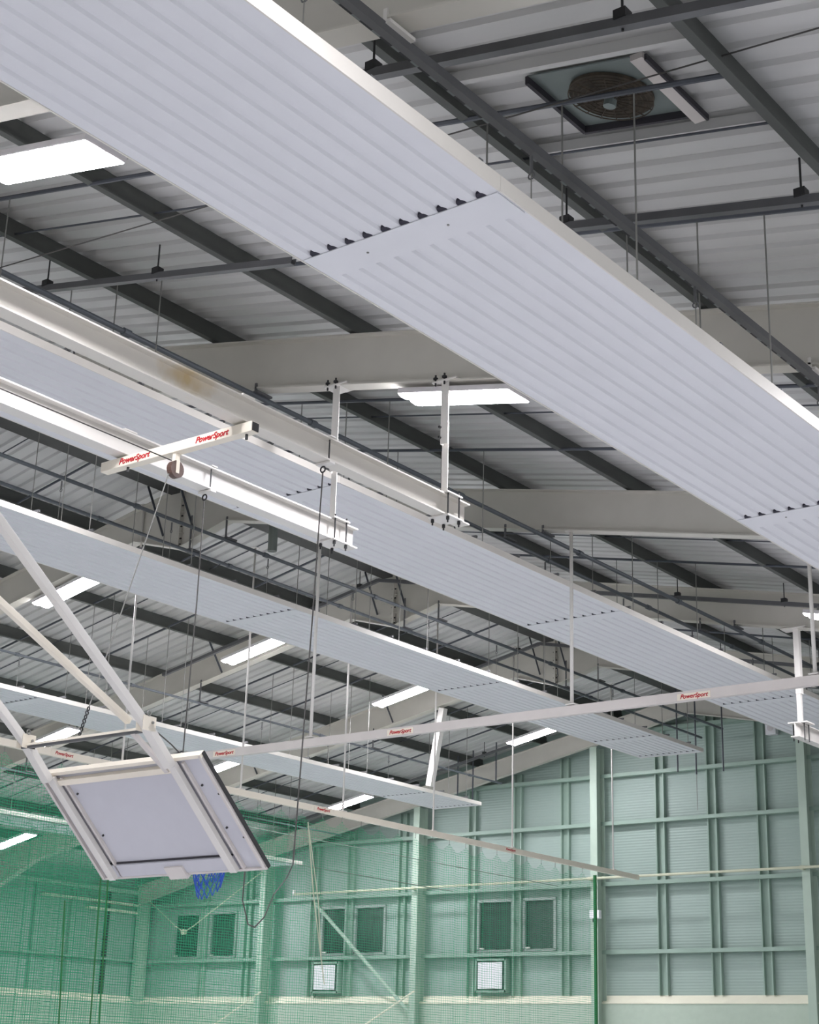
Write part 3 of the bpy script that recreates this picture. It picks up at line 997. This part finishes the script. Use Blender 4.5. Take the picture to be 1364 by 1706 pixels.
# ================================================================== NET TRACKS
# cross track
t = thing('net_track', (-14, 19.45, 6.4), 'long grey cross track with printed names, running across the hall', 'net track', 'grey net tracks')
zt1 = 6.50
MB().bar((-21.24, 19.45, zt1), (-2.0, 19.45, 6.52), 0.08, 0.135).build('square_tube', 'track', t)
for px_ in (378, 669, 1160):
    x = at(px_, 1230, Y=19.45).x
    MB().box((x - .25, 19.402, zt1 - .045), (x + .25, 19.407, zt1 + .045)).build('name_plate', 'cream', t)
    lettering((x, 19.399, zt1), 0.085, (1, 0, 0), (0, 0, 1), t)
# long track
t = thing('net_track', (-21.3, 22, 6.4), 'long pale track over the green net, running toward the gable', 'net track', 'grey net tracks')
MB().bar((-21.3, 6.0, 6.47), (-21.3, 37.55, 6.47), 0.08, 0.12).build('square_tube', 'cream', t)
for px_, py_ in ((106, 1258), (538, 1348), (850, 1418)):
    y = at(px_, py_, X=-21.26).y
    MB().box((-21.257, y - .28, 6.43), (-21.252, y + .28, 6.51)).build('name_plate', 'cream', t)
    lettering((-21.25, y, 6.47), 0.08, (0, -1, 0) if False else (0, 1, 0), (0, 0, 1), t)
for x, tx in ((-16.98, 'next to the ridge heater'), (-12.06, 'in the middle of the frame'), (-8.36, 'crossing the last bright light')):
    r = thing('track_rod', (x, 19.45, 6.6), 'white round rod from rafter to the cross track, ' + tx, 'rod', 'white rods of the cross track')
    MB().tube((x, 19.45, 6.60), (x, 19.45, rb(x)), 0.027, 10).build('rod', 'white', r, smooth=True)
    MB().box((x - .07, 19.38, 6.588), (x + .07, 19.52, 6.602)).build('foot_plate', 'white', r)
    MB().box((x - .07, 19.38, rb(x) - .012), (x + .07, 19.52, rb(x) - .002)).build('top_plate', 'white', r)
for i, y in enumerate((19.4, 22.45, 25.5, 28.6, 31.7, 36.3)):
    r = thing('track_rod', (-21.3, y, 6.55), 'slim white rod holding the long net track, ' + ['behind the diagonal arms', 'beside the backboard corner', 'second past the backboard', 'in front of the post under the rafter', 'just short of the white box column', 'nearest the gable'][i], 'rod', 'white rods of the long track')
    MB().tube((-21.3, y, 6.53), (-21.3, y, pb(-21.3)), 0.02, 10).build('rod', 'white', r, smooth=True)
    MB().box((-21.36, y - .07, 6.53), (-21.24, y + .07, 6.545)).build('foot_plate', 'white', r)
    MB().box((-21.36, y - .07, pb(-21.3) - .012), (-21.24, y + .07, pb(-21.3))).build('top_plate', 'white', r)
# post slanting below the far rafter
p0, p1 = at(738, 1180, Y=32.05), at(716, 1310, Y=32.05)
tag(MB().bar(p0, p1, 0.16, 0.16, up=(0, 1, 0)).build('raking_post', 'white'), 'short white raking post dropping from the last but one rafter', 'post')


# ================================================================== NETS
def net(name, m, path, z1, z0, lab, pleat=0.10, per=0.55, scallop=0.16, seed=1, kind=None):
    rnd = random.Random(seed)
    p, q = Vector(path[0]), Vector(path[1])
    L = (q - p).length
    d = (q - p).normalized()
    side = Vector((-d.y, d.x, 0))
    nx = max(8, int(L / 0.06))
    zs = [0, .08, .2, .45, .9, 1.8, 3.2, 4.6, z1 - z0]
    vs, uv = [], []
    u = 0.0
    last = None
    for i in range(nx + 1):
        s_ = L * i / nx
        ph = 2 * math.pi * s_ / per
        amp = pleat * (0.65 + 0.5 * math.sin(s_ * 0.9 + seed) + 0.25 * math.sin(s_ * 2.3))
        off = amp * (math.sin(ph + 0.8 * math.sin(s_ * 1.1)) + 0.35 * math.sin(2.7 * ph))
        base = p + d * s_ + side * off
        if last is not None:
            u += (base - last).length
        last = base.copy()
        sag = scallop * abs(math.sin(math.pi * s_ / 0.62))
        for j, zz in enumerate(zs):
            z = z1 - zz - (sag * max(0, 1 - zz / .45) if zz < .45 else 0)
            k = 1.0 if zz > .2 else 0.3 + 0.7 * zz / .2
            b2 = p + d * s_ + side * off * k
            vs.append((b2.x, b2.y, z))
            uv.append((u, z))
    nz_ = len(zs)
    fs = []
    for i in range(nx):
        for j in range(nz_ - 1):
            a = i * nz_ + j
            fs.append((a, a + 1, a + nz_ + 1, a + nz_))
    mb = MB().add(vs, fs)
    o = mb.build(name, m)
    me = o.data
    lay = me.uv_layers.new(name='UVMap')
    for lp_ in me.loops:
        lay.data[lp_.index].uv = uv[lp_.vertex_index]
    return o


o = tag(net('sports_net', 'net', [(-21.3, 10, 0), (-21.3, 35.35, 0)], 6.33, 0.02, '', pleat=0.045, per=0.5, seed=2), 'green divider net hanging from the long track, open edge at the white box column', 'net', 'green divider nets')
hk = MB()
y = 10.0
while y < 35.3:
    hk.tube((-21.3, y, 6.30), (-21.3, y, 6.42), 0.006, 5)
    y += 0.62
# hooks ride on the track
tag(hk.build('net_glider', 'wire'), 'small wire gliders holding the green net under its track', 'gliders', kind='stuff')
o = tag(net('sports_net', 'net2', [(-24.6, 12, 0), (-24.6, 27.6, 0)], 6.5, 0.02, '', pleat=0.10, per=0.7, seed=5), 'darker green net bunched behind the backboard, second from the track', 'net', 'green divider nets')
o = tag(net('sports_net', 'net2', [(-28.2, 12, 0), (-28.2, 25.6, 0)], 6.5, 0.02, '', pleat=0.12, per=0.8, seed=9), 'farthest dense green net in the corner below the side eave', 'net', 'green divider nets')
for yy, x in ((27.6, -24.6), (25.6, -28.2)):
    pass
cable('net_track_wire', [(-24.6, 6, 6.52), (-24.6, 38.9, 6.52)], 0.012, 'wire', 'tight wire carrying the second green net')
cable('net_track_wire', [(-28.2, 6, 6.52), (-28.2, 38.9, 6.52)], 0.012, 'wire', 'tight wire carrying the farthest green net')
# bound net edges and ropes
tag(MB().tube((-21.3, 35.4, 0), (-21.3, 35.4, 6.3), 0.045, 8).build('net_edge_rope', 'rope'), 'thick green bound edge of the net by the white box column', 'rope')
for i, (a, b) in enumerate((((168, 1462), (150, 1706)), ((180, 1462), (165, 1706)), ((108, 1500), (98, 1706)))):
    tag(MB().tube(at(*a, X=-21.0), at(*b, X=-21.0), 0.014, 6).build('green_rope', 'rope'), ['left of the paired green ropes hanging below the backboard corner', 'right of the paired green ropes hanging below the backboard corner', 'single green rope hanging at the dense net, left of the pair'][i], 'rope', 'green hanging ropes')
tag(MB().path([at(513, 1370, X=-21.2), at(522, 1490, X=-21.2), at(540, 1640, X=-21.2)], 0.012, 6).path([at(513, 1370, X=-21.15), at(530, 1500, X=-21.15), at(535, 1600, X=-21.15)], 0.01, 6).build('pull_cord', 'cord'), 'cream doubled pull cord hanging down in front of the green net', 'cord')

# ================================================================== GABLE FITTINGS
a, b = at(490, 1490, Y=38.5), at(1400, 1441.5, Y=38.5)
t = thing('wall_pipe', (-25, 38.5, 6.6), 'cream pipe running level across the gable columns above the windows', 'pipe')
MB().tube(a, b, 0.035, 10).build('pipe_run', 'cord', t)
MB().box((a.x - .03, 38.46, a.z - .02), (a.x + .03, 38.54, a.z + .12)).build('bracket', 'white', t)
for x in (-17.2, -23.35, -29.4):
    z = a.z + (b.z - a.z) * (x - a.x) / (b.x - a.x)
    MB().box((x - .04, 38.5, z - .045), (x + .04, 38.68, z + .045)).build('pipe_clip', 'cord', t)
p = at(525, 1505, Y=38.9)
q = at(686, 1692, Y=38.9)
tag(MB().tube(p, q, 0.055, 10).build('wall_brace', 'steel_green'), 'thick pale green diagonal brace tube between gable columns', 'brace')
for i, (m_, n_, l) in enumerate((((690, 1651), (560, 1740), 'thin white diagonal rod at the foot of the middle gable column'), ((435, 1652), (310, 1740), 'thin white diagonal rod at the foot of the gable column below the backboard'))):
    tag(MB().tube(at(*m_, Y=38.3), at(*n_, Y=38.3), 0.028, 8).build('wall_rod', 'ledge'), l, 'brace', 'thin diagonal rods')
p = at(984, 1517, Y=38.6); q = at(1000, 1530, Y=38.6)
t = thing('junction_box', ((p.x + q.x) / 2, 38.6, q.z), 'small white box mounted on the gable column at the net edge', 'box')
MB().box((p.x, 38.52, q.z), (q.x, 38.66, p.z)).build('casing', 'plaster', t, bevel=.01)
MB().tube(((p.x + q.x) / 2 - .05, 38.58, q.z - .1), ((p.x + q.x) / 2 - .05, 38.58, q.z), 0.03, 8).build('lens', 'black', t)
p = at(1275, 1203, Y=39.15); q = at(1293, 1223, Y=39.15)
t = thing('wall_speaker', ((p.x + q.x) / 2, 39.15, q.z), 'small white speaker high on the gable beside the nearest column', 'speaker')
MB().box((p.x, 39.1, q.z), (q.x, 39.29, p.z)).build('casing', 'plaster', t, bevel=.01)
MB().tube(((p.x + q.x) / 2, 39.09, (p.z + q.z) / 2), ((p.x + q.x) / 2, 39.1, (p.z + q.z) / 2), 0.09, 16).build('grille', 'housing', t)
for i, (x0, x1) in enumerate(((-33.45, -32.63), (-27.35, -26.52))):
    t = thing('wall_notice', ((x0 + x1) / 2, 39.2, 3.78), 'blank white sheet in a green frame below the %s windows' % ('middle', 'nearest')[i], 'sheet', 'white sheets below the windows')
    mb = MB()
    n = 6
    vs, fs = [], []
    for k in range(n + 1):
        x = x0 + (x1 - x0) * k / n
        yy = 39.0 + 0.012 * math.sin(k * 1.3)
        vs += [(x, yy, 3.80), (x, yy, 4.52), (x, yy + .006, 3.80), (x, yy + .006, 4.52)]
    for k in range(n):
        c0, c1 = 4 * k, 4 * k + 4
        fs += [(c0, c1, c1 + 1, c0 + 1), (c0 + 2, c0 + 3, c1 + 3, c1 + 2), (c0, c0 + 2, c1 + 2, c1), (c0 + 1, c1 + 1, c1 + 3, c0 + 3)]
    MB().add(vs, fs).build('sheet', 'plaster', t)
    mb = MB()
    for aa in ((x0 - .1, 3.70, x1 + .1, 3.76), (x0 - .1, 4.56, x1 + .1, 4.62), (x0 - .12, 3.7, x0 - .06, 4.62), (x1 + .06, 3.7, x1 + .12, 4.62)):
        mb.box((aa[0], 39.03, aa[1]), (aa[2], 39.29, aa[3]))
    mb.build('frame', 'girt', t)

# drop rods near the gable top
for (a_, b_, l) in (((1128, 1186), (1129, 1286), 'dark drop rod before the gable top, nearest the ridge heater end'), ((1157, 1188), (1160, 1290), 'dark drop rod before the gable top, at the end of the ridge pipe'), ((1203, 1188), (1205, 1285), 'dark drop rod before the gable top, at the end of the near slope pipe'),
                    ((782, 1268), (787, 1335), 'dark drop rod above the fourth heater end, middle of three'), ((761, 1276), (762, 1325), 'short dark drop rod above the fourth heater end, farthest of three'), ((823, 1245), (826, 1303), 'dark drop rod holding the end of the thin far slope pipe')):
    p, q = at(*a_, Y=37.55), at(*b_, Y=37.55)
    tag(MB().tube((q.x, 37.55, pb(q.x)), (q.x, 37.55, q.z), 0.02, 6).build('drop_rod', 'tie'), l, 'rod', 'dark drop rods before the gable')
p = at(1160, 1290, Y=37.55)
tag(MB().tube(p, (p.x, p.y, at(1160, 1350, Y=37.55).z), 0.008, 6).build('pull_cord', 'wire'), 'thin pull cord hanging below the dark drop rod before the gable', 'cord')

# pulley and V wires seen through the net in the far corner
t = thing('hanging_pulley', at(306, 1560, Y=38.64), 'small pulley hanging on two slanting wires in the far corner behind the net', 'pulley')
c0 = at(306, 1553, Y=38.64)
MB().tube(c0 + Vector((0, -.05, 0)), c0 + Vector((0, .05, 0)), 0.09, 12).build('wheel', 'cord', t)
MB().path([at(208, 1462, Y=38.64), at(292, 1543, Y=38.64), c0], 0.02, 5).build('wire', 'cord', t)
MB().path([at(437, 1452, Y=38.64), at(322, 1543, Y=38.64), c0], 0.02, 5).build('wire', 'cord', t)

# duct end
p = at(456, 872, Y=20.3); q = at(455, 918, Y=20.3)
tag(MB().tube(p + Vector((0, 0, .5)), (p.x, p.y, q.z), 0.085, 20).build('round_duct', 'duct', smooth=False), 'short round grey duct end dropping below the roof beside the ridge', 'duct')

# ================================================================== ROOF FAN
fx0, fx1, fy0, fy1 = -5.9, -4.95, 8.9, 9.75


def lzf(x):
    return lz(x) - 0.035


t = thing('roof_fan', ((fx0 + fx1) / 2, (fy0 + fy1) / 2, lz(-5.4) - .05), 'square roof fan plate with a round rusty guard between two purlins', 'roof fan')
mb = MB()
vs = [(fx0, fy0, lzf(fx0)), (fx1, fy0, lzf(fx1)), (fx1, fy1, lzf(fx1)), (fx0, fy1, lzf(fx0))]
mb.add(vs + [(a, b, c - .012) for a, b, c in vs], [(0, 1, 2, 3), (7, 6, 5, 4)] + [(i, (i + 1) % 4, (i + 1) % 4 + 4, i + 4) for i in range(4)])
mb.build('plate', 'fanplate', t)
MB().bar((fx0, fy0, lzf(fx0) - .04), (fx0, fy1, lzf(fx0) - .04), .03, .07).build('dark_edge', 'darktrim', t)
MB().bar((fx0, fy1, lzf(fx0) - .04), (fx1, fy1, lzf(fx1) - .04), .03, .07).build('dark_edge', 'darktrim', t)
MB().bar((fx1 + .03, fy0 - .05, lzf(fx1) - .05), (fx1 + .03, fy1 + .1, lzf(fx1) - .05), .10, .05).build('light_channel', 'track', t)
MB().bar((fx1 + .09, fy0 - .02, lzf(fx1) - .06), (fx1 + .09, fy1 + .1, lzf(fx1) - .06), .02, .05).build('dark_edge', 'darktrim', t)
cx_, cy_ = -5.40, 9.32
nrm = Vector((SL, 0, 1)).normalized()
cc = Vector((cx_, cy_, lzf(cx_) - .03))
MB().tube(cc + nrm * .01, cc - nrm * .015, 0.33, 36).build('fan_opening', 'fan', t)
gr = MB()
for R in (0.09, .15, .2, .25, .29, .33):
    gr.ring(cc - nrm * .04, nrm, R, 0.005, 36, 5)
uu = nrm.orthogonal().normalized()
vv = nrm.cross(uu)
for i in range(8):
    a0 = math.pi * i / 8
    d = uu * math.cos(a0) + vv * math.sin(a0)
    gr.tube(cc - nrm * .045 + d * .33, cc - nrm * .045 - d * .33, 0.005, 5)
gr.build('guard', 'fan', t)
mo = MB().tube(cc - nrm * .02, cc - nrm * .10, 0.05, 14)
mo.build('motor', 'fanplate', t)
# purlin trimmers around the fan
for y, l in ((8.72, 'nearer'), (9.98, 'farther')):
    tag(MB().bar((-6.55, y, lz(-6.55) - .07), (-4.36, y, lz(-4.36) - .07), .06, .09).build('roof_trimmer', 'liner'), '%s pale trimmer bar between the purlins beside the roof fan' % l, 'trimmer', 'trimmers of the roof fan')
